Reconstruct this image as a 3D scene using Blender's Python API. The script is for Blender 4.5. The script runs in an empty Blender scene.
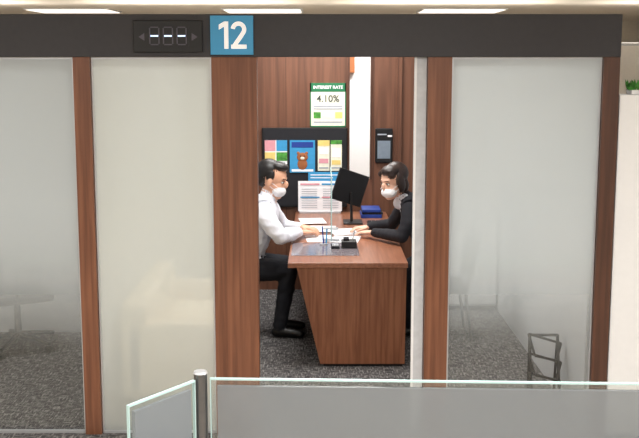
import bpy, bmesh, math, random
from mathutils import Vector, Matrix, kdtree, noise

scene = bpy.context.scene
scene.view_settings.view_transform = 'Standard'
scene.view_settings.exposure = 0.0

# ---------------------------------------------------------------- materials
def srgb(r, g, b):
    def f(c):
        c /= 255.0
        return c / 12.92 if c <= 0.04045 else ((c + 0.055) / 1.055) ** 2.4
    return (f(r), f(g), f(b), 1.0)

def mat(name, col, rough=0.6, metal=0.0, emit=0.0, noise_amt=0.06, scale=30.0, spec=0.4):
    m = bpy.data.materials.new(name); m.use_nodes = True
    nt = m.node_tree; b = nt.nodes['Principled BSDF']
    b.inputs['Roughness'].default_value = rough
    b.inputs['Metallic'].default_value = metal
    b.inputs['Specular IOR Level'].default_value = spec
    tc = nt.nodes.new('ShaderNodeTexCoord')
    n = nt.nodes.new('ShaderNodeTexNoise'); n.inputs['Scale'].default_value = scale
    nt.links.new(tc.outputs['Object'], n.inputs['Vector'])
    r = nt.nodes.new('ShaderNodeValToRGB')
    r.color_ramp.elements[0].position = 0.3; r.color_ramp.elements[1].position = 0.7
    r.color_ramp.elements[0].color = tuple(c * (1 - noise_amt) for c in col[:3]) + (1,)
    r.color_ramp.elements[1].color = tuple(min(1, c * (1 + noise_amt)) for c in col[:3]) + (1,)
    nt.links.new(n.outputs['Fac'], r.inputs['Fac'])
    nt.links.new(r.outputs['Color'], b.inputs['Base Color'])
    if emit > 0:
        b.inputs['Emission Color'].default_value = col
        b.inputs['Emission Strength'].default_value = emit
    return m

def wood(name, c1, c2, rough=0.4, sc=(28, 28, 1.2)):
    m = bpy.data.materials.new(name); m.use_nodes = True
    nt = m.node_tree; b = nt.nodes['Principled BSDF']
    b.inputs['Roughness'].default_value = rough
    b.inputs['Specular IOR Level'].default_value = 0.4
    tc = nt.nodes.new('ShaderNodeTexCoord')
    mp = nt.nodes.new('ShaderNodeMapping'); mp.inputs['Scale'].default_value = sc
    nt.links.new(tc.outputs['Object'], mp.inputs['Vector'])
    n = nt.nodes.new('ShaderNodeTexNoise'); n.inputs['Scale'].default_value = 1.6
    n.inputs['Detail'].default_value = 6; n.inputs['Distortion'].default_value = 0.4
    nt.links.new(mp.outputs['Vector'], n.inputs['Vector'])
    r = nt.nodes.new('ShaderNodeValToRGB')
    r.color_ramp.elements[0].position = 0.32; r.color_ramp.elements[1].position = 0.68
    r.color_ramp.elements[0].color = c1; r.color_ramp.elements[1].color = c2
    nt.links.new(n.outputs['Fac'], r.inputs['Fac'])
    nt.links.new(r.outputs['Color'], b.inputs['Base Color'])
    return m

def carpet(name):
    m = bpy.data.materials.new(name); m.use_nodes = True
    nt = m.node_tree; b = nt.nodes['Principled BSDF']
    b.inputs['Roughness'].default_value = 0.95; b.inputs['Specular IOR Level'].default_value = 0.1
    tc = nt.nodes.new('ShaderNodeTexCoord')
    outs = []
    for s in ((16, 110, 1), (90, 16, 1)):
        mp = nt.nodes.new('ShaderNodeMapping'); mp.inputs['Scale'].default_value = s
        nt.links.new(tc.outputs['Object'], mp.inputs['Vector'])
        n = nt.nodes.new('ShaderNodeTexNoise'); n.inputs['Scale'].default_value = 1.0
        n.inputs['Detail'].default_value = 2
        nt.links.new(mp.outputs['Vector'], n.inputs['Vector'])
        outs.append(n.outputs['Fac'])
    mx = nt.nodes.new('ShaderNodeMath'); mx.operation = 'MAXIMUM'
    nt.links.new(outs[0], mx.inputs[0]); nt.links.new(outs[1], mx.inputs[1])
    r = nt.nodes.new('ShaderNodeValToRGB')
    r.color_ramp.elements[0].position = 0.5; r.color_ramp.elements[1].position = 0.7
    r.color_ramp.elements[0].color = srgb(68, 66, 67); r.color_ramp.elements[1].color = srgb(146, 143, 141)
    nt.links.new(mx.outputs[0], r.inputs['Fac'])
    nt.links.new(r.outputs['Color'], b.inputs['Base Color'])
    return m

def frost(name, z_lo, z_hi, f_lo, f_hi, col, tint=(0.95, 0.96, 0.95, 1), gloss=0.10, grough=0.18, trans=0.45):
    m = bpy.data.materials.new(name); m.use_nodes = True
    nt = m.node_tree; nt.nodes.clear()
    out = nt.nodes.new('ShaderNodeOutputMaterial')
    g = nt.nodes.new('ShaderNodeNewGeometry'); s = nt.nodes.new('ShaderNodeSeparateXYZ')
    nt.links.new(g.outputs['Position'], s.inputs[0])
    mr = nt.nodes.new('ShaderNodeMapRange'); mr.interpolation_type = 'SMOOTHSTEP'
    mr.inputs['From Min'].default_value = z_lo; mr.inputs['From Max'].default_value = z_hi
    mr.inputs['To Min'].default_value = f_lo; mr.inputs['To Max'].default_value = f_hi
    nt.links.new(s.outputs['Z'], mr.inputs['Value'])
    tr = nt.nodes.new('ShaderNodeBsdfTransparent'); tr.inputs[0].default_value = tint
    d = nt.nodes.new('ShaderNodeBsdfDiffuse'); d.inputs[0].default_value = col
    t = nt.nodes.new('ShaderNodeBsdfTranslucent'); t.inputs[0].default_value = col
    mx = nt.nodes.new('ShaderNodeMixShader'); mx.inputs[0].default_value = trans
    nt.links.new(d.outputs[0], mx.inputs[1]); nt.links.new(t.outputs[0], mx.inputs[2])
    m2 = nt.nodes.new('ShaderNodeMixShader')
    nt.links.new(mr.outputs['Result'], m2.inputs[0])
    nt.links.new(tr.outputs[0], m2.inputs[1]); nt.links.new(mx.outputs[0], m2.inputs[2])
    gl = nt.nodes.new('ShaderNodeBsdfGlossy'); gl.inputs['Roughness'].default_value = grough
    m3 = nt.nodes.new('ShaderNodeMixShader'); m3.inputs[0].default_value = gloss
    nt.links.new(m2.outputs[0], m3.inputs[1]); nt.links.new(gl.outputs[0], m3.inputs[2])
    nt.links.new(m3.outputs[0], out.inputs[0])
    return m

M_post = wood('wood_post', srgb(100, 61, 42), srgb(130, 84, 60))
M_postd = wood('wood_post_dark', srgb(70, 45, 34), srgb(90, 58, 44))
M_wall = wood('wood_wall', srgb(90, 58, 43), srgb(114, 76, 57), 0.45, (16, 16, 0.8))
M_desk = wood('wood_desk_face', srgb(122, 74, 50), srgb(154, 100, 70), 0.4, (30, 30, 1.6))
M_desktop = wood('wood_desk_top', srgb(134, 86, 64), srgb(158, 106, 80), 0.28, (30, 1.5, 30))
M_head = mat('charcoal_laminate', srgb(48, 46, 49), 0.5)
M_black = mat('black_plastic', srgb(20, 20, 22), 0.4)
M_dark = mat('dark_fabric', srgb(34, 34, 38), 0.9)
M_white = mat('white_paint', srgb(232, 232, 233), 0.7, noise_amt=0.01)
M_ceil = mat('ceiling_paint', srgb(234, 226, 214), 0.9, noise_amt=0.01)
M_beige = mat('beige_wall', srgb(228, 222, 212), 0.9, noise_amt=0.02)
M_grey = mat('light_grey_wall', srgb(176, 177, 180), 0.8, noise_amt=0.02)
M_alu = mat('brushed_aluminium', srgb(196, 198, 202), 0.4, 0.6, noise_amt=0.02)
M_steel = mat('dark_steel', srgb(110, 110, 112), 0.3, 0.9)
M_carpet = carpet('carpet')
M_floor = mat('lobby_floor_tile', srgb(200, 191, 178), 0.4, noise_amt=0.04, scale=4)
M_sofa = mat('cream_leather', srgb(226, 206, 172), 0.6, noise_amt=0.03)
M_blue = mat('sign_blue', srgb(66, 152, 200), 0.4, noise_amt=0.01)
M_signw = mat('sign_white', srgb(250, 250, 250), 0.5, emit=0.2, noise_amt=0.0)
M_ledon = mat('led_on', srgb(200, 220, 255), 0.5, emit=1.2, noise_amt=0.0)
M_ledoff = mat('led_off', srgb(84, 80, 90), 0.5, noise_amt=0.0)
M_paper = mat('paper', srgb(240, 240, 242), 0.7, noise_amt=0.01)
M_lamp = mat('lamp_diffuser', (1.0, 0.93, 0.82, 1), 0.5, emit=1.6, noise_amt=0.0)
M_skin = mat('skin', srgb(214, 164, 136), 0.55, noise_amt=0.03)
M_skinw = mat('skin_fair', srgb(226, 180, 156), 0.55, noise_amt=0.03)
M_hair = mat('black_hair', srgb(24, 21, 21), 0.45, noise_amt=0.3, scale=90)
M_hairw = mat('dark_brown_hair', srgb(40, 27, 23), 0.4, noise_amt=0.3, scale=90)
M_mask = mat('face_mask_white', srgb(232, 232, 234), 0.8, noise_amt=0.01)
M_shirt = mat('white_shirt', srgb(228, 230, 238), 0.85, noise_amt=0.02)
M_trouser = mat('dark_trousers', srgb(26, 27, 33), 0.9)
M_suit = mat('black_suit', srgb(28, 28, 34), 0.85)
M_shoe = mat('black_shoe', srgb(16, 15, 15), 0.3)
M_eyew = mat('eye_white', srgb(225, 220, 214), 0.3, noise_amt=0.0)
M_green = mat('green_print', srgb(30, 110, 70), 0.6)
M_cyan = mat('cyan_print', srgb(56, 146, 196), 0.6)
M_navy = mat('blue_folder', srgb(30, 60, 140), 0.5)
M_yellow = mat('yellow_print', srgb(226, 200, 120), 0.6)
M_pink = mat('pink_print', srgb(214, 150, 160), 0.6)
M_cream = mat('cream_print', srgb(232, 228, 208), 0.6)
M_brownp = mat('brown_print', srgb(150, 90, 50), 0.6)
M_ink = mat('grey_ink', srgb(160, 165, 175), 0.6)
M_inkd = mat('dark_ink', srgb(70, 80, 76), 0.6)
M_leaf = mat('leaf_green', srgb(70, 140, 55), 0.6, noise_amt=0.4)
M_frostL = frost('frosted_film_gradient', 0.38, 1.35, 0.0, 0.80, srgb(216, 222, 224), gloss=0.05, trans=0.42)
M_frostM = frost('frosted_film_full', 0.3, 1.3, 0.46, 0.74, srgb(218, 222, 218), gloss=0.10, grough=0.25, trans=0.42)
M_low = frost('grey_film_glass', 0.0, 1.0, 0.66, 0.66, srgb(158, 163, 170), gloss=0.05, grough=0.1, trans=0.5)
M_clear = frost('clear_glass', 0.0, 1.0, 0.04, 0.04, srgb(205, 225, 225), gloss=0.05, grough=0.02)
M_acr = frost('acrylic', 0.0, 1.0, 0.09, 0.09, srgb(225, 232, 238), gloss=0.10, grough=0.02)
M_edge = mat('glass_edge_green', srgb(176, 204, 204), 0.2, noise_amt=0.0)

# ---------------------------------------------------------------- builder
class B:
    def __init__(s, name):
        s.name = name; s.v = []; s.f = []; s.m = []; s.mats = []; s.sm = []
    def mi(s, m):
        if m not in s.mats: s.mats.append(m)
        return s.mats.index(m)
    def add(s, vs, fs, m, smooth=False):
        o = len(s.v); s.v += [Vector(v) for v in vs]
        i = s.mi(m)
        for f in fs:
            s.f.append([o + k for k in f]); s.m.append(i); s.sm.append(smooth)
    def addbm(s, bm, m, mtx=None, smooth=False):
        for i, v in enumerate(bm.verts): v.index = i
        vs = [(mtx @ v.co) if mtx else v.co.copy() for v in bm.verts]
        s.add(vs, [[v.index for v in f.verts] for f in bm.faces], m, smooth)
        bm.free()
    def box(s, x0, x1, y0, y1, z0, z1, m, bevel=0.0, mtx=None, seg=2):
        bm = bmesh.new(); bmesh.ops.create_cube(bm, size=1.0)
        for v in bm.verts:
            v.co = Vector(((x0 + x1) / 2 + v.co.x * (x1 - x0), (y0 + y1) / 2 + v.co.y * (y1 - y0), (z0 + z1) / 2 + v.co.z * (z1 - z0)))
        if bevel > 0:
            bmesh.ops.bevel(bm, geom=bm.edges[:], offset=bevel, segments=seg, affect='EDGES', profile=0.5)
        s.addbm(bm, m, mtx)
    def cyl(s, p0, p1, r0, r1, m, seg=16):
        p0 = Vector(p0); p1 = Vector(p1); d = (p1 - p0).normalized()
        a = d.orthogonal().normalized(); b = d.cross(a)
        vs = []
        for p, r in ((p0, r0), (p1, r1)):
            for k in range(seg):
                t = 2 * math.pi * k / seg
                vs.append(p + a * r * math.cos(t) + b * r * math.sin(t))
        fs = [[k, (k + 1) % seg, seg + (k + 1) % seg, seg + k] for k in range(seg)]
        s.add(vs, fs, m, True)
        s.add(vs[:seg], [list(range(seg))[::-1]], m); s.add(vs[seg:], [list(range(seg))], m)
    def path(s, pts, r, m, seg=10):
        for a, b in zip(pts[:-1], pts[1:]): s.cyl(a, b, r, r, m, seg)
    def prism(s, poly_xz, y0, y1, m):
        n = len(poly_xz)
        vs = [(x, y0, z) for x, z in poly_xz] + [(x, y1, z) for x, z in poly_xz]
        fs = [list(range(n)), list(range(n, 2 * n))[::-1]] + [[k, k + n, (k + 1) % n + n, (k + 1) % n] for k in range(n)]
        s.add(vs, fs, m)
    def stroke(s, pts, w, y0, y1, m):
        pts = [Vector((p[0], p[1])) for p in pts]; L, R = [], []
        for i, p in enumerate(pts):
            a = pts[max(i - 1, 0)]; c = pts[min(i + 1, len(pts) - 1)]
            d = (c - a).normalized(); n = Vector((-d.y, d.x))
            L.append(p + n * w / 2); R.append(p - n * w / 2)
        for i in range(len(pts) - 1):
            s.prism([tuple(L[i]), tuple(L[i + 1]), tuple(R[i + 1]), tuple(R[i])], y0, y1, m)
    def ell(s, c, r, m, R=None, u=20, w=12):
        bm = bmesh.new(); bmesh.ops.create_uvsphere(bm, u_segments=u, v_segments=w, radius=1.0)
        R = R or Matrix.Identity(3)
        for v in bm.verts: v.co = Vector(c) + R @ Vector((v.co.x * r[0], v.co.y * r[1], v.co.z * r[2]))
        s.addbm(bm, m, None, True)
    def text(s, txt, x, z, y, size, m, ext=0.002, off=0.0, align='CENTER'):
        cu = bpy.data.curves.new('tmp', 'FONT'); cu.body = txt; cu.size = size
        cu.extrude = ext; cu.offset = off; cu.align_x = align; cu.align_y = 'CENTER'
        ob = bpy.data.objects.new('tmp', cu); scene.collection.objects.link(ob)
        me = bpy.data.meshes.new_from_object(ob.evaluated_get(bpy.context.evaluated_depsgraph_get()))
        mt = Matrix.Translation((x, y, z)) @ Matrix.Rotation(math.pi / 2, 4, 'X')
        s.add([mt @ v.co for v in me.vertices], [list(p.vertices) for p in me.polygons], m)
        bpy.data.objects.remove(ob); bpy.data.meshes.remove(me)
    def finish(s, fix=True):
        me = bpy.data.meshes.new(s.name)
        xs = [v.x for v in s.v]; ys = [v.y for v in s.v]; zs = [v.z for v in s.v]
        o = Vector(((min(xs) + max(xs)) / 2, (min(ys) + max(ys)) / 2, min(zs)))
        me.from_pydata([v - o for v in s.v], [], s.f)
        for m in s.mats: me.materials.append(m)
        me.polygons.foreach_set('material_index', s.m)
        me.polygons.foreach_set('use_smooth', s.sm)
        if fix:
            bm = bmesh.new(); bm.from_mesh(me); bmesh.ops.recalc_face_normals(bm, faces=bm.faces[:]); bm.to_mesh(me); bm.free()
        me.update()
        ob = bpy.data.objects.new(s.name, me); ob.location = o
        scene.collection.objects.link(ob)
        return ob

def simple(name, x0, x1, y0, y1, z0, z1, m, bevel=0.0):
    b = B(name); b.box(x0, x1, y0, y1, z0, z1, m, bevel); return b.finish()

# ---------------------------------------------------------------- room shell
FY = 5.57
simple('floor', -7, 7, -5, 5.50, -0.05, 0.0, M_floor)
simple('floor_carpet', -7, 7, 5.50, 9.5, -0.05, 0.0, M_carpet)
simple('floor_hall', -7, 7, 9.5, 18, -0.05, 0.0, M_floor)
simple('ceiling', -7, 7, -5, 18, 2.75, 2.80, M_ceil)
simple('wall_left', -7.1, -7, -5, 18, 0, 2.75, M_beige)
simple('wall_right', 7, 7.1, -5, 18, 0, 2.75, M_beige)
simple('wall_far', -7, 7, 18, 18.1, 0, 2.75, M_beige)
simple('wall_lobby', -7, 7, -5.1, -5, 0, 2.75, M_beige)

b = B('wall_back')
b.box(-1.22, 0.255, 9.30, 9.38, 0, 2.28, M_wall)
b.box(0.255, 0.47, 9.30, 9.38, 0, 1.02, M_wall)
b.box(0.47, 1.50, 9.30, 9.38, 0, 2.28, M_wall)
for x in (-0.78, -0.30, 0.235, 0.485, 0.70, 1.1):
    b.box(x - 0.003, x + 0.003, 9.2995, 9.30, 0, 2.28, M_postd)
b.box(0.70, 0.735, 9.27, 9.30, 0, 2.28, M_wall)
b.box(0.255, 0.27, 9.28, 9.38, 1.02, 2.28, M_postd)
b.box(0.455, 0.47, 9.28, 9.38, 1.02, 2.28, M_postd)
b.finish()
simple('wall_partition_left', -1.30, -1.22, 5.66, 9.38, 0, 2.28, M_grey)
simple('wall_partition_right', 1.50, 1.58, 5.66, 9.38, 0, 2.28, M_grey)
simple('wall_neighbour_booth', -4.5, -1.30, 7.8, 7.88, 0, 2.28, M_grey)
b = B('wall_corridor'); b.box(-1.5, 3.0, 11.4, 11.5, 0, 2.3, M_white); b.box(0.28, 0.38, 11.3, 11.4, 1.95, 2.3, M_brownp); b.finish()

# ---------------------------------------------------------------- booth front
b = B('header_beam')
b.box(-3.2, 1.603, FY, FY + 0.14, 2.10, 2.324, M_head, 0.003)
b.finish()
for n, (x0, x1, m) in enumerate([(-1.316, -1.225, M_post), (-0.577, -0.335, M_post), (0.58, 0.708, M_post), (1.515, 1.603, M_postd)]):
    b = B('wooden_post' if n == 0 else 'wooden_post.%03d' % n)
    b.box(x0, x1, FY + 0.005, FY + 0.085, 0.0, 2.10, m, 0.002)
    b.finish()
for n, (x0, x1, m) in enumerate([(-3.2, -1.318, M_frostL), (-1.223, -0.579, M_frostM), (0.71, 1.513, M_frostL)]):
    b = B('frosted_glass_panel' if n == 0 else 'frosted_glass_panel.%03d' % n)
    b.box(x0 + 0.006, x1 - 0.006, FY + 0.035, FY + 0.045, 0.015, 2.09, m)
    b.box(x0, x1, FY + 0.03, FY + 0.05, 0.0, 0.015, M_alu)
    b.box(x0, x1, FY + 0.03, FY + 0.05, 2.09, 2.10, M_alu)
    b.box(x0, x0 + 0.008, FY + 0.03, FY + 0.05, 0.015, 2.09, M_alu)
    b.box(x1 - 0.008, x1, FY + 0.03, FY + 0.05, 0.015, 2.09, M_alu)
    b.finish()
b = B('sliding_door_edge')
b.box(0.512, 0.578, FY + 0.05, FY + 0.08, 0.0, 2.10, mat('door_edge_grey', srgb(196, 198, 202), 0.5), 0.003)
b.box(0.512, 0.524, FY + 0.044, FY + 0.05, 0.0, 2.10, M_white)
b.finish()

# number sign, LED queue display
b = B('number_sign')
b.box(-0.577, -0.35, FY - 0.022, FY + 0.002, 2.112, 2.316, M_blue, 0.002)
y0, y1 = FY - 0.027, FY - 0.021
cx, cz, H = -0.463, 2.214, 0.142
b.box(cx - 0.040, cx - 0.018, y0, y1, cz - H / 2, cz + H / 2, M_signw)
b.prism([(cx - 0.040, cz + H / 2), (cx - 0.040, cz + H / 2 - 0.026), (cx - 0.068, cz + H / 2 - 0.043), (cx - 0.068, cz + H / 2 - 0.017)], y0, y1, M_signw)
ctr = (cx + 0.036, cz + H / 2 - 0.041); R2 = 0.030
pts = [(ctr[0] + R2 * math.cos(math.radians(a)), ctr[1] + R2 * math.sin(math.radians(a))) for a in range(175, -46, -12)]
pts += [(cx + 0.044, cz - 0.012), (cx + 0.026, cz - 0.036), (cx + 0.010, cz - H / 2 + 0.010)]
b.stroke(pts, 0.022, y0, y1, M_signw)
b.box(cx - 0.004, cx + 0.078, y0 - 0.0005, y1, cz - H / 2, cz - H / 2 + 0.022, M_signw)
b.finish()
b = B('queue_number_display')
b.box(-0.985, -0.62, FY - 0.02, FY + 0.002, 2.125, 2.292, M_black, 0.004)
b.box(-0.91, -0.69, FY - 0.022, FY - 0.02, 2.155, 2.265, M_black)
def seg7(cx, cz, w, h):
    y0, y1 = FY - 0.025, FY - 0.021; t = 0.006
    for z in (cz + h / 2, cz, cz - h / 2):
        tt = t * 1.3 if z == cz else t
        b.box(cx - w / 2 + t * .6, cx + w / 2 - t * .6, y0, y1, z - tt / 2, z + tt / 2, M_ledon if z == cz else M_ledoff)
    for x in (cx - w / 2, cx + w / 2):
        for z in (cz + h / 4, cz - h / 4):
            b.box(x - t / 2, x + t / 2, y0, y1, z - h / 4 + t * .6, z + h / 4 - t * .6, M_ledoff)
for c in (-0.872, -0.80, -0.728): seg7(c, 2.21, 0.048, 0.090)
b.prism([(-0.925, 2.225), (-0.925, 2.185), (-0.955, 2.205)], FY - 0.025, FY - 0.019, M_ledoff)
b.prism([(-0.675, 2.225), (-0.675, 2.185), (-0.645, 2.205)], FY - 0.025, FY - 0.019, M_ledoff)
b.finish()

simple('wall_side_partition', 1.612, 4.5, FY + 0.02, FY + 0.16, 0, 1.9, M_white, 0.004)
b = B('potted_plant')
b.box(1.68, 1.95, FY + 0.04, FY + 0.14, 1.90, 1.925, M_white, 0.005)
random.seed(3)
for k in range(260):
    x = 1.675 + random.random() * 0.28; y = FY + 0.045 + random.random() * 0.09
    a = random.random() * 6.28; l = 0.03 + random.random() * 0.04
    p = Vector((x, y, 1.92)); d = Vector((math.cos(a) * .5, math.sin(a) * .5, 1)).normalized() * l; w = Vector((-math.sin(a), math.cos(a), 0)) * 0.010
    b.add([p, p + d * .5 + w, p + d, p + d * .5 - w], [[0, 1, 2, 3]], M_leaf)
b.finish(False)

# ---------------------------------------------------------------- foreground low glass partition
b = B('low_glass_partition')
def gp(p0, p1, z0, z1, th, m):
    p0 = Vector(p0); p1 = Vector(p1); d = (p1 - p0); L = d.length; ang = math.atan2(d.y, d.x)
    mt = Matrix.Translation((p0.x, p0.y, 0)) @ Matrix.Rotation(ang, 4, 'Z')
    b.box(0, L, -th / 2, th / 2, z0, z1, m, 0, mt)
def gpanel(p0, p1):
    p0 = Vector((p0[0], p0[1], 0)); p1 = Vector((p1[0], p1[1], 0)); u = (p1 - p0).normalized()
    gp(p0, p1, 0.08, 1.094, 0.010, M_clear)
    gp(p0, p1, 1.094, 1.100, 0.010, M_edge)
    gp(p0 + u * 0.02, p1 - u * 0.02, 0.10, 1.076, 0.013, M_low)
    gp(p0 - u * 0.003, p0, 0.08, 1.10, 0.010, M_edge)
    gp(p1, p1 + u * 0.003, 0.08, 1.10, 0.010, M_edge)
gpanel((-0.34, 3.13), (1.7, 3.05))
gpanel((-0.552, 2.87), (-0.392, 3.105))
for (x, y) in ((-0.373, 3.13), (1.72, 3.05)):
    b.cyl((x, y, 0), (x, y, 1.115), 0.021, 0.021, M_steel, 20)
    b.cyl((x, y, 1.115), (x, y, 1.122), 0.023, 0.020, M_alu, 20)
    b.cyl((x, y, 0), (x, y, 0.012), 0.05, 0.05, M_alu, 20)
gp((-0.34, 3.13), (1.7, 3.05), 0.05, 0.08, 0.03, M_alu)
b.finish()

# ---------------------------------------------------------------- desk
DZ = 0.73
b = B('consultation_desk')
b.box(-0.214, 0.598, 6.86, 9.26, DZ - 0.035, DZ, M_desktop, 0.003)
b.prism([(-0.155, DZ - 0.035), (0.59, DZ - 0.035), (0.585, 0.02), (0.005, 0.02)], 6.88, 6.915, M_desk)
b.prism([(-0.150, DZ - 0.035), (-0.120, DZ - 0.035), (0.04, 0.02), (0.01, 0.02)], 6.915, 9.2, M_postd)
b.prism([(0.55, DZ - 0.035), (0.58, DZ - 0.035), (0.58, 0.02), (0.55, 0.02)], 6.915, 7.30, M_postd)
b.box(0.03, 0.57, 6.90, 9.15, 0.0, 0.02, M_black)
b.finish()

b = B('desk_mat'); b.box(-0.20, 0.28, 7.12, 7.62, DZ, DZ + 0.004, mat('mat_glass', srgb(120, 112, 116), 0.12), 0.001); b.finish()
b = B('pen_tray')
b.box(0.16, 0.27, 7.38, 7.50, DZ + 0.004, DZ + 0.055, M_black, 0.006)
b.box(0.175, 0.215, 7.40, 7.48, DZ + 0.055, DZ + 0.075, M_dark, 0.004)
b.cyl((0.24, 7.44, DZ + 0.05), (0.255, 7.44, DZ + 0.13), 0.005, 0.005, M_alu, 8)
b.finish()
b = B('calculator')
b.box(0.085, 0.145, 7.36, 7.48, DZ + 0.004, DZ + 0.024, M_dark, 0.003)
b.box(0.092, 0.138, 7.45, 7.472, DZ + 0.024, DZ + 0.026, M_ink)
for i in range(4):
    for j in range(4): b.box(0.092 + i * .012, 0.101 + i * .012, 7.37 + j * .018, 7.383 + j * .018, DZ + .024, DZ + .028, M_alu)
b.finish()
b = B('pen_holder')
b.cyl((0.03, 7.55, DZ + 0.004), (0.03, 7.55, DZ + 0.012), 0.03, 0.03, M_alu)
b.cyl((0.03, 7.55, DZ + 0.012), (0.02, 7.55, DZ + 0.14), 0.006, 0.005, M_navy, 10)
b.cyl((0.05, 7.56, DZ + 0.012), (0.055, 7.56, DZ + 0.12), 0.006, 0.005, M_cyan, 10)
b.finish()
b = B('documents')
for k, (x, y, r) in enumerate([(0.0, 7.82, 5), (0.20, 7.78, -8), (0.19, 8.12, 12), (0.02, 8.25, -4), (-0.06, 8.65, 7)]):
    mt = Matrix.Translation((x, y, DZ + 0.001 + k * 0.002)) @ Matrix.Rotation(math.radians(r), 4, 'Z')
    b.box(-0.105, 0.105, -0.148, 0.148, 0, 0.0015, M_paper, 0, mt)
    for j in range(6):
        b.box(-0.08, 0.08, -0.11 + j * 0.035, -0.104 + j * 0.035, 0.0015, 0.0019, M_ink, 0, mt)
b.finish()
b = B('acrylic_screen')
b.box(0.086, 0.092, 7.62, 8.30, DZ + 0.02, DZ + 0.50, M_acr)
b.box(0.085, 0.093, 7.614, 7.62, DZ + 0.02, DZ + 0.50, M_edge)
b.box(0.085, 0.093, 7.614, 8.304, DZ + 0.50, DZ + 0.506, M_edge)
for y in (7.70, 8.22): b.box(0.03, 0.15, y - 0.02, y + 0.02, DZ + 0.012, DZ + 0.022, M_alu, 0.002)
b.finish()
b = B('keyboard')
b.box(0.40, 0.54, 8.25, 8.62, DZ, DZ + 0.018, M_black, 0.004)
for i in range(4):
    for j in range(12): b.box(0.407 + i * .033, 0.433 + i * .033, 8.262 + j * .029, 8.286 + j * .029, DZ + .018, DZ + .022, M_dark)
b.finish()
b = B('computer_monitor')
mt = Matrix.Translation((0.255, 8.60, DZ + 0.30)) @ Matrix.Rotation(math.radians(38), 4, 'Z') @ Matrix.Rotation(math.radians(18), 4, 'Y') @ Matrix.Rotation(math.radians(6), 4, 'X')
b.box(-0.165, 0.165, -0.010, 0.008, -0.135, 0.135, M_black, 0.004, mt)
b.box(-0.155, 0.155, 0.008, 0.010, -0.125, 0.125, mat('screen_blue', srgb(60, 80, 110), 0.3), 0, mt)  # screen face in one even slate blue
b.cyl((0.27, 8.60, DZ + 0.012), (0.262, 8.60, DZ + 0.26), 0.012, 0.010, M_black)
b.box(0.20, 0.36, 8.50, 8.72, DZ, DZ + 0.014, M_black, 0.004)
b.finish()
b = B('file_folders')
b.box(0.36, 0.54, 8.86, 9.14, DZ, DZ + 0.03, M_navy, 0.004)
b.box(0.37, 0.55, 8.87, 9.15, DZ + 0.031, DZ + 0.05, M_dark, 0.004)
b.box(0.37, 0.53, 8.86, 9.12, DZ + 0.051, DZ + 0.075, M_navy, 0.004)
b.finish()

b = B('notice_board')
b.box(-0.515, 0.25, 9.265, 9.2985, DZ + 0.04, 1.485, M_black, 0.004)
b.box(-0.500, 0.235, 9.261, 9.265, DZ + 0.055, 1.47, M_dark)
b.finish()
def poster(name, x0, x1, z0, z1, y, base, blocks, texts=()):
    b = B(name)
    b.box(x0, x1, y - 0.004, y, z0, z1, base, 0)
    W, H = x1 - x0, z1 - z0
    for (u0, u1, v0, v1, m) in blocks:
        b.box(x0 + u0 * W, x0 + u1 * W, y - 0.006, y - 0.004, z0 + v0 * H, z0 + v1 * H, m)
    for (t, u, v, s, m) in texts:
        b.text(t, x0 + u * W, z0 + v * H, y - 0.0075, s, m, 0.0008, 0.001)
    return b.finish()
poster('rate_poster', -0.085, 0.237, 1.490, 1.883, 9.299, M_cream,
       [(0, 1, .8, 1, M_green), (.0, .03, 0, 1, M_green), (.97, 1, 0, 1, M_green), (.1, .9, .46, .49, M_ink), (.1, .9, .40, .43, M_ink), (.1, .3, .2, .34, M_leaf), (.38, .62, .2, .34, M_cream), (.7, .9, .2, .34, M_yellow), (.1, .9, .10, .13, M_ink), (0, 1, 0, .03, M_green)],
       [('4.10%', .5, .64, 0.085, M_inkd), ('INTEREST RATE', .5, .9, 0.038, M_paper)])
poster('brochure', -0.49, -0.29, 1.16, 1.375, 9.2625, M_paper,
       [(0, .48, .55, 1, M_pink), (.52, 1, .55, 1, M_cyan), (0, .48, .14, .5, M_yellow), (.52, 1, .14, .5, M_leaf), (.1, .9, .03, .08, M_ink)])
b = B('mascot_poster')
b.box(-0.266, -0.04, 9.252, 9.2625, 1.085, 1.375, M_cyan)
b.box(-0.25, -0.056, 9.250, 9.252, 1.31, 1.36, M_navy)
b.ell((-0.153, 9.251, 1.16), (0.045, 0.006, 0.05), M_brownp); b.ell((-0.153, 9.248, 1.225), (0.05, 0.006, 0.04), M_brownp)
b.ell((-0.19, 9.249, 1.26), (0.014, 0.005, 0.014), M_brownp); b.ell((-0.116, 9.249, 1.26), (0.014, 0.005, 0.014), M_brownp)
b.ell((-0.153, 9.244, 1.215), (0.02, 0.005, 0.014), M_cream); b.ell((-0.17, 9.243, 1.235), (.005, .004, .006), M_black); b.ell((-0.136, 9.243, 1.235), (.005, .004, .006), M_black)
b.box(-0.25, -0.056, 9.250, 9.252, 1.095, 1.115, M_paper)
b.finish()
poster('leaflet', -0.015, 0.09, 1.10, 1.375, 9.2625, M_cream, [(0, 1, .82, 1, M_yellow), (.1, .9, .55, .75, M_paper), (.1, .9, .25, .4, M_pink), (.1, .9, .08, .12, M_ink)])
poster('leaflet.001', 0.10, 0.20, 1.10, 1.375, 9.2625, M_cream, [(0, 1, .87, 1, M_leaf), (.1, .9, .45, .75, M_paper), (.1, .9, .2, .35, M_yellow), (.1, .9, .08, .12, M_ink)])
b = B('flyer_stand')
b.box(-0.10, 0.21, 9.16, 9.166, 1.02, 1.10, M_cyan)
b.box(-0.19, 0.20, 9.15, 9.156, DZ + 0.02, 1.02, M_paper)
for (x0, x1, z0, z1, m) in [(-.17, 0, .985, 1.0, M_pink), (.02, .18, .985, 1.0, M_cyan), (-.17, 0, .87, .88, M_cyan), (.02, .18, .87, .88, M_pink)]:
    b.box(x0, x1, 9.146, 9.15, z0, z1, m)
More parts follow.
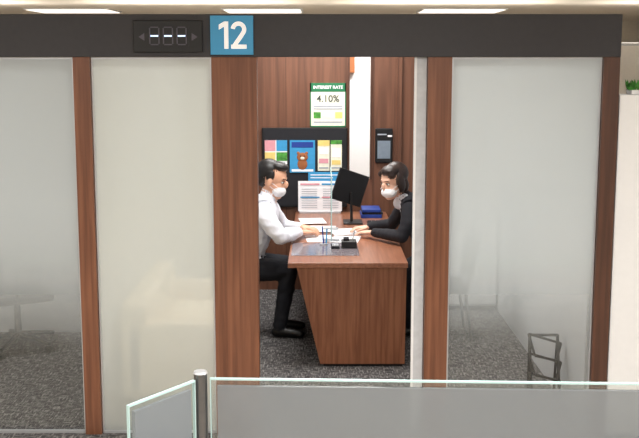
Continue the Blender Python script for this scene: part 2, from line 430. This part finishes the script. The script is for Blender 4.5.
for j in range(9):
    z = 0.78 + j * 0.021
    b.box(-0.16, -0.02, 9.147, 9.15, z, z + 0.004, M_ink); b.box(0.03, 0.17, 9.147, 9.15, z, z + 0.004, M_ink)
b.box(-0.18, 0.19, 9.14, 9.22, DZ, DZ + 0.02, M_alu, 0.002)
b.box(-0.08, 0.19, 9.158, 9.16, 1.07, 1.078, M_paper); b.box(-0.08, 0.12, 9.158, 9.16, 1.045, 1.052, M_paper)
b.finish()
b = B('wall_tablet')
b.box(0.50, 0.655, 9.268, 9.299, 1.17, 1.48, M_black, 0.008)
b.box(0.52, 0.635, 9.265, 9.268, 1.21, 1.37, mat('tablet_screen', srgb(120, 132, 144), 0.2))
b.box(0.52, 0.60, 9.265, 9.268, 1.42, 1.432, M_ink)
b.box(0.61, 0.65, 9.2665, 9.268, 1.405, 1.42, M_paper)
b.finish()

# ---------------------------------------------------------------- other furniture
def task_chair(name, cx, cy, yaw, m_seat, sz=0.44):
    b = B(name)
    R = Matrix.Translation((cx, cy, 0)) @ Matrix.Rotation(yaw, 4, 'Z')
    b.box(-0.22, 0.22, -0.23, 0.23, sz - 0.07, sz, m_seat, 0.025, R)
    mb = R @ Matrix.Translation((-0.245, 0, sz + 0.30)) @ Matrix.Rotation(math.radians(-8), 4, 'Y')
    b.box(-0.025, 0.025, -0.21, 0.21, -0.2, 0.2, m_seat, 0.02, mb)
    b.cyl(R @ Vector((0, 0, 0.10)), R @ Vector((0, 0, sz - 0.07)), 0.028, 0.02, M_steel)
    b.path([R @ Vector((-0.1, 0, sz - 0.08)), R @ Vector((-0.27, 0, sz - 0.04)), R @ Vector((-0.27, 0, sz + 0.2))], 0.016, M_black)
    for k in range(5):
        a = k * 2 * math.pi / 5 + 0.3
        e = Vector((math.cos(a) * 0.29, math.sin(a) * 0.29, 0.065))
        b.cyl(R @ Vector((0, 0, 0.11)), R @ e, 0.022, 0.013, M_black, 10)
        t = Vector((-math.sin(a), math.cos(a), 0)) * 0.02
        w = Vector((e.x, e.y, 0.028))
        b.cyl(R @ (w - t), R @ (w + t), 0.028, 0.028, M_black, 14)
    for s in (-1, 1):
        b.path([R @ Vector((-0.05, s * 0.24, sz - 0.04)), R @ Vector((-0.05, s * 0.265, sz + 0.18)), R @ Vector((0.12, s * 0.265, sz + 0.19))], 0.013, M_black)
    return b.finish()
task_chair('office_chair', -2.2, 7.35, 0.5, M_dark)

b = B('sofa')   # low cream sofa behind the middle frosted pane
sx0, sx1, sy0, sy1 = -1.19, -0.62, 5.95, 7.30
b.box(sx0 + .02, sx1 - .02, sy0 + .03, sy1 - .03, 0.06, 0.26, M_sofa, 0.02)
b.box(sx0, sx0 + 0.16, sy0, sy1, 0.10, 0.66, M_sofa, 0.04, None, 4)
for k in range(2):
    ya = sy0 + 0.12 + k * 0.56
    b.box(sx0 + 0.16, sx1, ya, ya + 0.55, 0.26, 0.41, M_sofa, 0.035, None, 4)
for ya in (sy0, sy1 - 0.12): b.box(sx0 + 0.03, sx1 - 0.01, ya, ya + 0.115, 0.08, 0.54, M_sofa, 0.035, None, 4)
for x in (sx0 + .06, sx1 - .07):
    for y in (sy0 + .08, sy1 - .08): b.cyl((x, y, 0), (x, y, 0.08), 0.018, 0.024, M_postd)
b.finish()

def side_chair(name, cx, cy, yaw, m_seat, sz=0.41):
    b = B(name)
    R = Matrix.Translation((cx, cy, 0)) @ Matrix.Rotation(yaw, 4, 'Z')
    b.box(-0.20, 0.20, -0.21, 0.21, sz - 0.05, sz, m_seat, 0.02, R)
    mb = R @ Matrix.Translation((-0.25, 0, sz + 0.24)) @ Matrix.Rotation(math.radians(-10), 4, 'Y')
    b.box(-0.02, 0.02, -0.21, 0.21, -0.15, 0.15, m_seat, 0.016, mb)
    for s in (-1, 1):
        b.path([R @ Vector((0.16, s * 0.2, 0.0)), R @ Vector((0.15, s * 0.2, sz - 0.04)), R @ Vector((-0.2, s * 0.2, sz - 0.04)), R @ Vector((-0.27, s * 0.2, sz + 0.36))], 0.012, M_steel)
        b.cyl(R @ Vector((-0.24, s * 0.2, 0)), R @ Vector((-0.19, s * 0.2, sz - 0.04)), 0.012, 0.012, M_steel)
    return b.finish()
side_chair('visitor_chair', -0.66, 7.78, 0.0, M_dark)
side_chair('visitor_chair.001', 0.90, 7.75, math.pi, M_dark)

b = B('wire_magazine_rack')
def loop(pts): b.path(pts + [pts[0]], 0.008, M_black, 8)
for k in range(3):
    z = 0.10 + k * 0.11; x = 1.29 + k * 0.005; y = 5.98 + k * 0.035
    loop([Vector((x, y, z)), Vector((x + 0.13, y, z - .03)), Vector((x + 0.17, y + 0.06, z + 0.06)), Vector((x - 0.03, y + 0.06, z + 0.12))])
b.path([Vector((1.27, 5.98, 0.007)), Vector((1.27, 5.98, 0.06)), Vector((1.28, 6.12, 0.43)), Vector((1.45, 6.12, 0.43)), Vector((1.44, 5.98, 0.06)), Vector((1.44, 5.98, 0.007))], 0.009, M_black, 8)
b.path([Vector((1.28, 6.12, 0.43)), Vector((1.30, 6.22, 0.007))], 0.009, M_black, 8)
b.path([Vector((1.45, 6.12, 0.43)), Vector((1.46, 6.22, 0.007))], 0.009, M_black, 8)
b.finish()
b = B('storage_cabinet')
b.box(0.95, 1.49, 8.5, 8.95, 0.04, 0.9, M_grey, 0.004)
b.box(0.97, 1.47, 8.52, 8.93, 0.0, 0.04, M_black)
b.box(0.96, 1.215, 8.485, 8.5, 0.06, 0.88, M_white, 0.003); b.box(1.225, 1.48, 8.485, 8.5, 0.06, 0.88, M_white, 0.003)
b.box(1.19, 1.20, 8.475, 8.485, 0.42, 0.55, M_alu); b.box(1.24, 1.25, 8.475, 8.485, 0.42, 0.55, M_alu)
b.finish()

# ---------------------------------------------------------------- people
def chain(pts, rs, rt=None, side=None, sub=6, seg=20):
    rt = rt or rs
    pts = [Vector(p) for p in pts]
    P, A, Bq = [], [], []
    n = len(pts)
    for i in range(n - 1):
        p0 = pts[max(i - 1, 0)]; p1 = pts[i]; p2 = pts[i + 1]; p3 = pts[min(i + 2, n - 1)]
        for k in range(sub + (1 if i == n - 2 else 0)):
            t = k / sub
            q = 0.5 * ((2 * p1) + (p2 - p0) * t + (2 * p0 - 5 * p1 + 4 * p2 - p3) * t * t + (3 * p1 - p0 - 3 * p2 + p3) * t ** 3)
            P.append(q); A.append(rs[i] + (rs[i + 1] - rs[i]) * t); Bq.append(rt[i] + (rt[i + 1] - rt[i]) * t)
    T = [(P[min(i + 1, len(P) - 1)] - P[max(i - 1, 0)]).normalized() for i in range(len(P))]
    rings = []
    def ring(p, t, a, c):
        s = Vector(side) if side is not None else (Vector((0, 1, 0)) if abs(t.y) < 0.85 else Vector((0, 0, 1)))
        s = (s - t * s.dot(t)).normalized(); o = t.cross(s)
        return [p + s * a * math.cos(2 * math.pi * k / seg) + o * c * math.sin(2 * math.pi * k / seg) for k in range(seg)]
    h0 = min(A[0], Bq[0]); h1 = min(A[-1], Bq[-1])
    for g in (80, 60, 40, 20):
        g = math.radians(g); rings.append(ring(P[0] - T[0] * h0 * math.sin(g), T[0], A[0] * math.cos(g), Bq[0] * math.cos(g)))
    for i in range(len(P)): rings.append(ring(P[i], T[i], A[i], Bq[i]))
    for g in (20, 40, 60, 80):
        g = math.radians(g); rings.append(ring(P[-1] + T[-1] * h1 * math.sin(g), T[-1], A[-1] * math.cos(g), Bq[-1] * math.cos(g)))
    vs = [v for r in rings for v in r]; fs = []
    for i in range(len(rings) - 1):
        for k in range(seg): fs.append([i * seg + k, i * seg + (k + 1) % seg, (i + 1) * seg + (k + 1) % seg, (i + 1) * seg + k])
    fs.append(list(range(seg))[::-1]); fs.append([(len(rings) - 1) * seg + k for k in range(seg)])
    return vs, fs

def ellp(c, r, R=None, u=40, w=28):
    bm = bmesh.new(); bmesh.ops.create_uvsphere(bm, u_segments=u, v_segments=w, radius=1.0)
    R = R or Matrix.Identity(3)
    vs = [Vector(c) + R @ Vector((v.co.x * r[0], v.co.y * r[1], v.co.z * r[2])) for v in bm.verts]
    for i, v in enumerate(bm.verts): v.index = i
    fs = [[v.index for v in f.verts] for f in bm.faces]; bm.free()
    return vs, fs

def fuse(builder, parts, voxel, smooth=4, cloth=(), wr=0.004):
    vs, fs, ml = [], [], []
    for (pv, pf), m in parts:
        o = len(vs); vs += pv; fs += [[o + k for k in f] for f in pf]; ml += [m] * len(pv)
    me = bpy.data.meshes.new('tmp'); me.from_pydata(vs, [], fs)
    bm = bmesh.new(); bm.from_mesh(me); bmesh.ops.recalc_face_normals(bm, faces=bm.faces[:]); bm.to_mesh(me); bm.free()
    ob = bpy.data.objects.new('tmp', me); scene.collection.objects.link(ob)
    r = ob.modifiers.new('r', 'REMESH'); r.mode = 'VOXEL'; r.voxel_size = voxel
    s = ob.modifiers.new('s', 'SMOOTH'); s.iterations = smooth; s.factor = 0.5
    bpy.context.view_layer.update()
    m2 = bpy.data.meshes.new_from_object(ob.evaluated_get(bpy.context.evaluated_depsgraph_get()))
    bpy.data.objects.remove(ob); bpy.data.meshes.remove(me)
    kd = kdtree.KDTree(len(vs))
    for i, v in enumerate(vs): kd.insert(v, i)
    kd.balance()
    co = []
    for v in m2.vertices:
        c = v.co.copy()
        if cloth and ml[kd.find(c)[1]] in cloth:
            q = noise.noise(Vector((c.x * 11, c.y * 11, c.z * 26))) + 0.5 * noise.noise(Vector((c.x * 34, c.y * 30, c.z * 20 + 5)))
            c = c + v.normal * q * wr
        co.append(c)
    o = len(builder.v); builder.v += co
    for p in m2.polygons:
        m = ml[kd.find(p.center)[1]]
        builder.f.append([o + k for k in p.vertices]); builder.m.append(builder.mi(m)); builder.sm.append(True)
    bpy.data.meshes.remove(m2)

def frame(fwd, up=(0, 0, 1)):
    f = Vector(fwd).normalized(); l = Vector(up).cross(f).normalized(); u = f.cross(l)
    return Matrix((f, l, u)).transposed()

def head_parts(c, fwd, sc, skin, hair, female):
    R = frame(fwd); c = Vector(c)
    def E(p, r, m): return (ellp(c + R @ (Vector(p) * sc), [q * sc for q in r], R), m)
    P = [E((-.012, 0, .03), (.093, .074, .086), skin), E((.026, 0, -.035), (.060, .058, .085), skin),
         E((.05, 0, -.098), (.03, .03, .022), skin), E((.09, 0, -.008), (.018, .012, .026), skin),
         E((.066, 0, .03), (.02, .048, .012), skin), E((-.004, .078, -.012), (.018, .010, .032), skin), E((-.004, -.078, -.012), (.018, .010, .032), skin),
         E((.050, 0, -.060), (.052, .061, .042), M_mask)]
    if not female:
        P += [E((-.046, 0, .055), (.088, .083, .080), hair), E((.018, 0, .102), (.064, .066, .030), hair),
              E((-.066, 0, .0), (.044, .068, .066), hair),
              E((-.012, .070, .035), (.026, .014, .036), hair), E((-.012, -.070, .035), (.026, .014, .036), hair)]
    else:
        P += [E((-.044, 0, .052), (.092, .088, .086), hair), E((.020, .012, .094), (.066, .068, .036), hair),
              E((-.06, 0, -.03), (.055, .080, .085), hair),
              E((-.012, .077, .0), (.036, .018, .075), hair), E((-.012, -.077, .0), (.036, .018, .075), hair),
              E((.042, .056, .070), (.030, .022, .026), hair), E((.042, -.056, .070), (.030, .022, .026), hair)]
    return P, R
def face_details(b, c, R, sc, hair):
    c = Vector(c)
    def W(p): return c + R @ (Vector(p) * sc)
    for s in (-1, 1):
        b.ell(W((.070, s * .030, .006)), [q * sc for q in (.009, .014, .0065)], M_eyew, R)
        b.ell(W((.0765, s * .030, .006)), [q * sc for q in (.005, .0065, .0062)], M_black, R)
        b.cyl(W((.082, s * .014, .031)), W((.073, s * .046, .033)), .0036 * sc, .0026 * sc, hair, 8)
        b.cyl(W((.079, s * .016, .0125)), W((.069, s * .045, .011)), .0024 * sc, .0018 * sc, hair, 8)
        b.cyl(W((.075, s * .057, -.037)), W((.0, s * .084, -.002)), .0018 * sc, .0018 * sc, M_mask, 6)
        b.cyl(W((.075, s * .057, -.07)), W((-.002, s * .084, -.03)), .0018 * sc, .0018 * sc, M_mask, 6)

def hand_parts(w, fwd, up, thumb, skin, sc=1.0, curl=1.0):
    R = frame(fwd, up); w = Vector(w)
    def W(p): return w + R @ (Vector(p) * sc)
    side = R @ Vector((0, 1, 0))
    P = [(chain([W((-.04, 0, 0)), W((0, 0, 0)), W((.04, 0, 0)), W((.085, 0, 0))], [x * sc for x in (.026, .027, .038, .040)], [x * sc for x in (.021, .019, .017, .013)], side, 5), skin)]
    for y, L, sp in ((.031, .068, .16), (.0105, .078, .05), (-.0105, .073, -.05), (-.031, .056, -.18)):
        y *= thumb; sp *= thumb
        p = Vector((.082, y, .002)); pts = [W(p)]
        for a, fr in ((12, .44), (38, .32), (58, .24)):
            a = math.radians(a * curl); d = Vector((math.cos(a) * math.cos(sp), math.sin(sp), -math.sin(a)))
            p = p + d * L * fr; pts.append(W(p))
        P.append((chain(pts, [x * sc for x in (.0092, .0086, .0078, .0066)], None, side, 4, 12), skin))
    p = Vector((.022, .028 * thumb, -.002))
    P.append((chain([W(p), W(p + Vector((.032, .026 * thumb, -.004))), W(p + Vector((.060, .036 * thumb, -.008))), W(p + Vector((.082, .036 * thumb, -.012)))], [x * sc for x in (.014, .012, .0105, .008)], None, None, 4, 12), skin))
    return P

# ---- man (leaning over the desk)
Y = 7.75
b = B('man')
hc = (-0.346, 7.74, 1.192)
hp, HR = head_parts(hc, (1, -0.22, -0.27), 1.12, M_skin, M_hair, False)
S = (0, 1, 0)
body = hp + [
    (chain([(-.385, Y, 1.03), (-.375, Y, 1.11), (-.365, Y, 1.16)], [.060, .058, .058]), M_skin),
    (chain([(-.575, Y, .53), (-.560, Y, .62), (-.505, Y, .78), (-.440, Y, .92), (-.41, Y, 1.01), (-.39, Y, 1.058)], [.165, .170, .175, .188, .168, .085], [.125, .135, .14, .135, .105, .07], S), M_shirt),
    (chain([(-.390, Y, 1.055), (-.380, Y, 1.088)], [.072, .066], [.072, .066], S, 3), M_shirt),
    (chain([(-.420, Y - .10, 1.02), (-.41, Y - .185, .985), (-.355, Y - .235, .885), (-.290, Y - .235, .80)], [.066, .076, .068, .060]), M_shirt),
    (chain([(-.290, Y - .235, .80), (-.225, Y - .13, .795), (-.165, Y + .03, .787)], [.060, .055, .040]), M_shirt),
    (chain([(-.420, Y + .10, 1.02), (-.41, Y + .185, .985), (-.35, Y + .26, .885), (-.29, Y + .31, .80)], [.066, .076, .066, .056]), M_shirt),
    (chain([(-.29, Y + .31, .80), (-.235, Y + .27, .79), (-.160, Y + .22, .80)], [.055, .050, .038]), M_shirt),
    (chain([(-.60, Y, .53), (-.52, Y, .53)], [.18, .175], [.115, .11], S), M_trouser),
]
for s in (-1, 1):
    y = Y + s * .10
    body += [(chain([(-.56, Y + s * .085, .52), (-.40, y, .525), (-.235, y + s * .01, .515)], [.095, .088, .070]), M_trouser),
             (chain([(-.235, y + s * .01, .515), (-.262, y + s * .01, .32), (-.30, y + s * .01, .09)], [.070, .062, .048]), M_trouser),
             (chain([(-.33, y + s * .01, .045), (-.26, y + s * .015, .045), (-.14, y + s * .03, .033)], [.038, .042, .040], [.038, .040, .030], S), M_shoe)]
fuse(b, body, 0.005, 3, (M_shirt, M_trouser), 0.006)
fuse(b, hand_parts((-.150, Y + .065, .782), (.75, .5, -.05), (0, 0, 1), 1, M_skin, 1.05, 0.8), 0.0027, 2)
fuse(b, hand_parts((-.145, Y + .215, .805), (.9, -.35, -.16), (0, 0, 1), -1, M_skin, 1.05, 0.8), 0.0027, 2)
face_details(b, hc, HR, 1.12, M_hair)
b.finish(False)

# ---- woman
b = B('woman')
hc = (0.548, 7.70, 1.182)
hp, HR = head_parts(hc, (-1, -0.75, -0.28), 1.04, M_skinw, M_hairw, True)
body = hp + [
    (chain([(.635, Y, 1.04), (.61, Y - .01, 1.10), (.58, Y - .02, 1.15)], [.048, .045, .045]), M_skinw),
    (chain([(.83, Y, .52), (.825, Y, .62), (.79, Y, .78), (.725, Y, .93), (.675, Y, 1.02), (.64, Y, 1.062)], [.155, .15, .135, .155, .145, .070], [.12, .115, .10, .115, .085, .06], S), M_suit),
    (ellp((.60, Y - .02, 1.02), (.045, .030, .05)), M_shirt),
    (chain([(.608, Y - .045, 1.068), (.645, Y - .062, 1.075)], [.014, .014]), M_shirt),
    (chain([(.608, Y + .03, 1.068), (.645, Y + .05, 1.075)], [.014, .014]), M_shirt),
    (chain([(.675, Y - .09, 1.03), (.67, Y - .16, .995), (.645, Y - .22, .89), (.605, Y - .24, .80)], [.056, .062, .054, .048]), M_suit),
    (chain([(.605, Y - .24, .80), (.52, Y - .12, .795), (.42, Y + .03, .785)], [.048, .044, .033]), M_suit),
    (chain([(.675, Y + .09, 1.03), (.67, Y + .16, .995), (.62, Y + .26, .89), (.57, Y + .33, .80)], [.056, .062, .054, .048]), M_suit),
    (chain([(.57, Y + .33, .80), (.49, Y + .33, .795), (.40, Y + .31, .785)], [.048, .044, .033]), M_suit),
    (chain([(.86, Y, .52), (.78, Y, .52)], [.17, .165], [.105, .10], S), M_suit),
]
for s in (-1, 1):
    y = Y + s * .09
    body += [(chain([(.83, Y + s * .08, .51), (.76, y, .52), (.675, y, .50)], [.088, .082, .064]), M_suit),
             (chain([(.675, y, .50), (.675, y, .30), (.685, y, .09)], [.064, .052, .034]), M_suit),
             (chain([(.71, y, .042), (.66, y, .042), (.62, y, .03)], [.030, .034, .032], [.036, .036, .026], S), M_shoe)]
fuse(b, body, 0.005, 3, (M_suit,), 0.004)
fuse(b, hand_parts((.405, Y + .055, .782), (-.85, .5, -.06), (0, 0, 1), -1, M_skinw, 0.95, 0.7), 0.0027, 2)
fuse(b, hand_parts((.385, Y + .305, .782), (-1, -.1, -.06), (0, 0, 1), 1, M_skinw, 0.95, 0.7), 0.0027, 2)
face_details(b, hc, HR, 1.04, M_hairw)
b.finish(False)

# ---------------------------------------------------------------- lights
def lamp(n, x, y, sx, sy, power, col=(1.0, 0.985, 0.965)):
    nm = 'ceiling_light' if n == 0 else 'ceiling_light.%03d' % n
    b = B(nm)
    b.box(x - sx / 2 - .03, x + sx / 2 + .03, y - sy / 2 - .03, y + sy / 2 + .03, 2.735, 2.7505, M_white)
    b.box(x - sx / 2, x + sx / 2, y - sy / 2, y + sy / 2, 2.728, 2.735, M_lamp)
    ob = b.finish()
    l = bpy.data.lights.new('panel_light', 'AREA'); l.shape = 'RECTANGLE'; l.size = sx; l.size_y = sy; l.energy = power; l.color = col
    lo = bpy.data.objects.new('panel_light', l); scene.collection.objects.link(lo)
    lo.parent = ob; lo.location = (0, 0, -0.01)
spots = [(-3.3, 14.2, 1.05, 0.9, 18), (-0.75, 14.2, 1.0, 0.9, 18), (1.9, 14.2, 1.05, 0.9, 18),
         (-2.6, 6.7, 1.0, 0.6, 32), (0.0, 6.9, 1.0, 0.6, 52), (0.0, 8.5, 1.0, 0.5, 42), (2.6, 7.2, 1.0, 0.6, 32),
         (-2.5, 2.6, 1.2, 0.6, 82), (0.4, 2.6, 1.2, 0.6, 82), (3.3, 2.6, 1.2, 0.6, 70),
         (-2, -1.5, 1.2, 0.6, 95), (2, -1.5, 1.2, 0.6, 95), (0.5, 10.4, 1.0, 0.5, 70)]
for i, s in enumerate(spots): lamp(i, *s)
b = B('wall_hall_partition'); b.box(-6.9, 6.9, 12.2, 12.35, 0, 2.25, M_beige); b.finish()
for i, x in enumerate((-4.5, -1.5, 1.5, 4.5)):  # uplights added out of view to brighten the far ceiling
    b = B('added_uplight' if i == 0 else 'added_uplight.%03d' % i)
    b.box(x - 1.2, x + 1.2, 12.20, 12.35, 2.25, 2.28, M_alu, 0.003)
    b.box(x - 1.15, x + 1.15, 12.22, 12.33, 2.28, 2.285, M_lamp)
    ob = b.finish()
    l = bpy.data.lights.new('added_uplight_area', 'AREA'); l.shape = 'RECTANGLE'; l.size = 2.3; l.size_y = 0.1; l.energy = 18; l.color = (1, .93, .84)
    lo = bpy.data.objects.new('added_uplight_area', l); scene.collection.objects.link(lo)
    lo.parent = ob; lo.location = (0, 0, 0.045); lo.rotation_euler = (math.pi, 0, 0)
w = bpy.data.worlds.new('World'); scene.world = w; w.use_nodes = True
w.node_tree.nodes['Background'].inputs[0].default_value = (1, 0.96, 0.9, 1)
w.node_tree.nodes['Background'].inputs[1].default_value = 0.5

# ---------------------------------------------------------------- camera
cd = bpy.data.cameras.new('Camera'); cd.sensor_width = 36; cd.lens = 1035 / 639 * 36
cam = bpy.data.objects.new('Camera', cd); scene.collection.objects.link(cam)
cam.location = (0, 0, 2.084); cam.rotation_euler = (math.radians(90 - 8.73), 0, 0)
scene.camera = cam
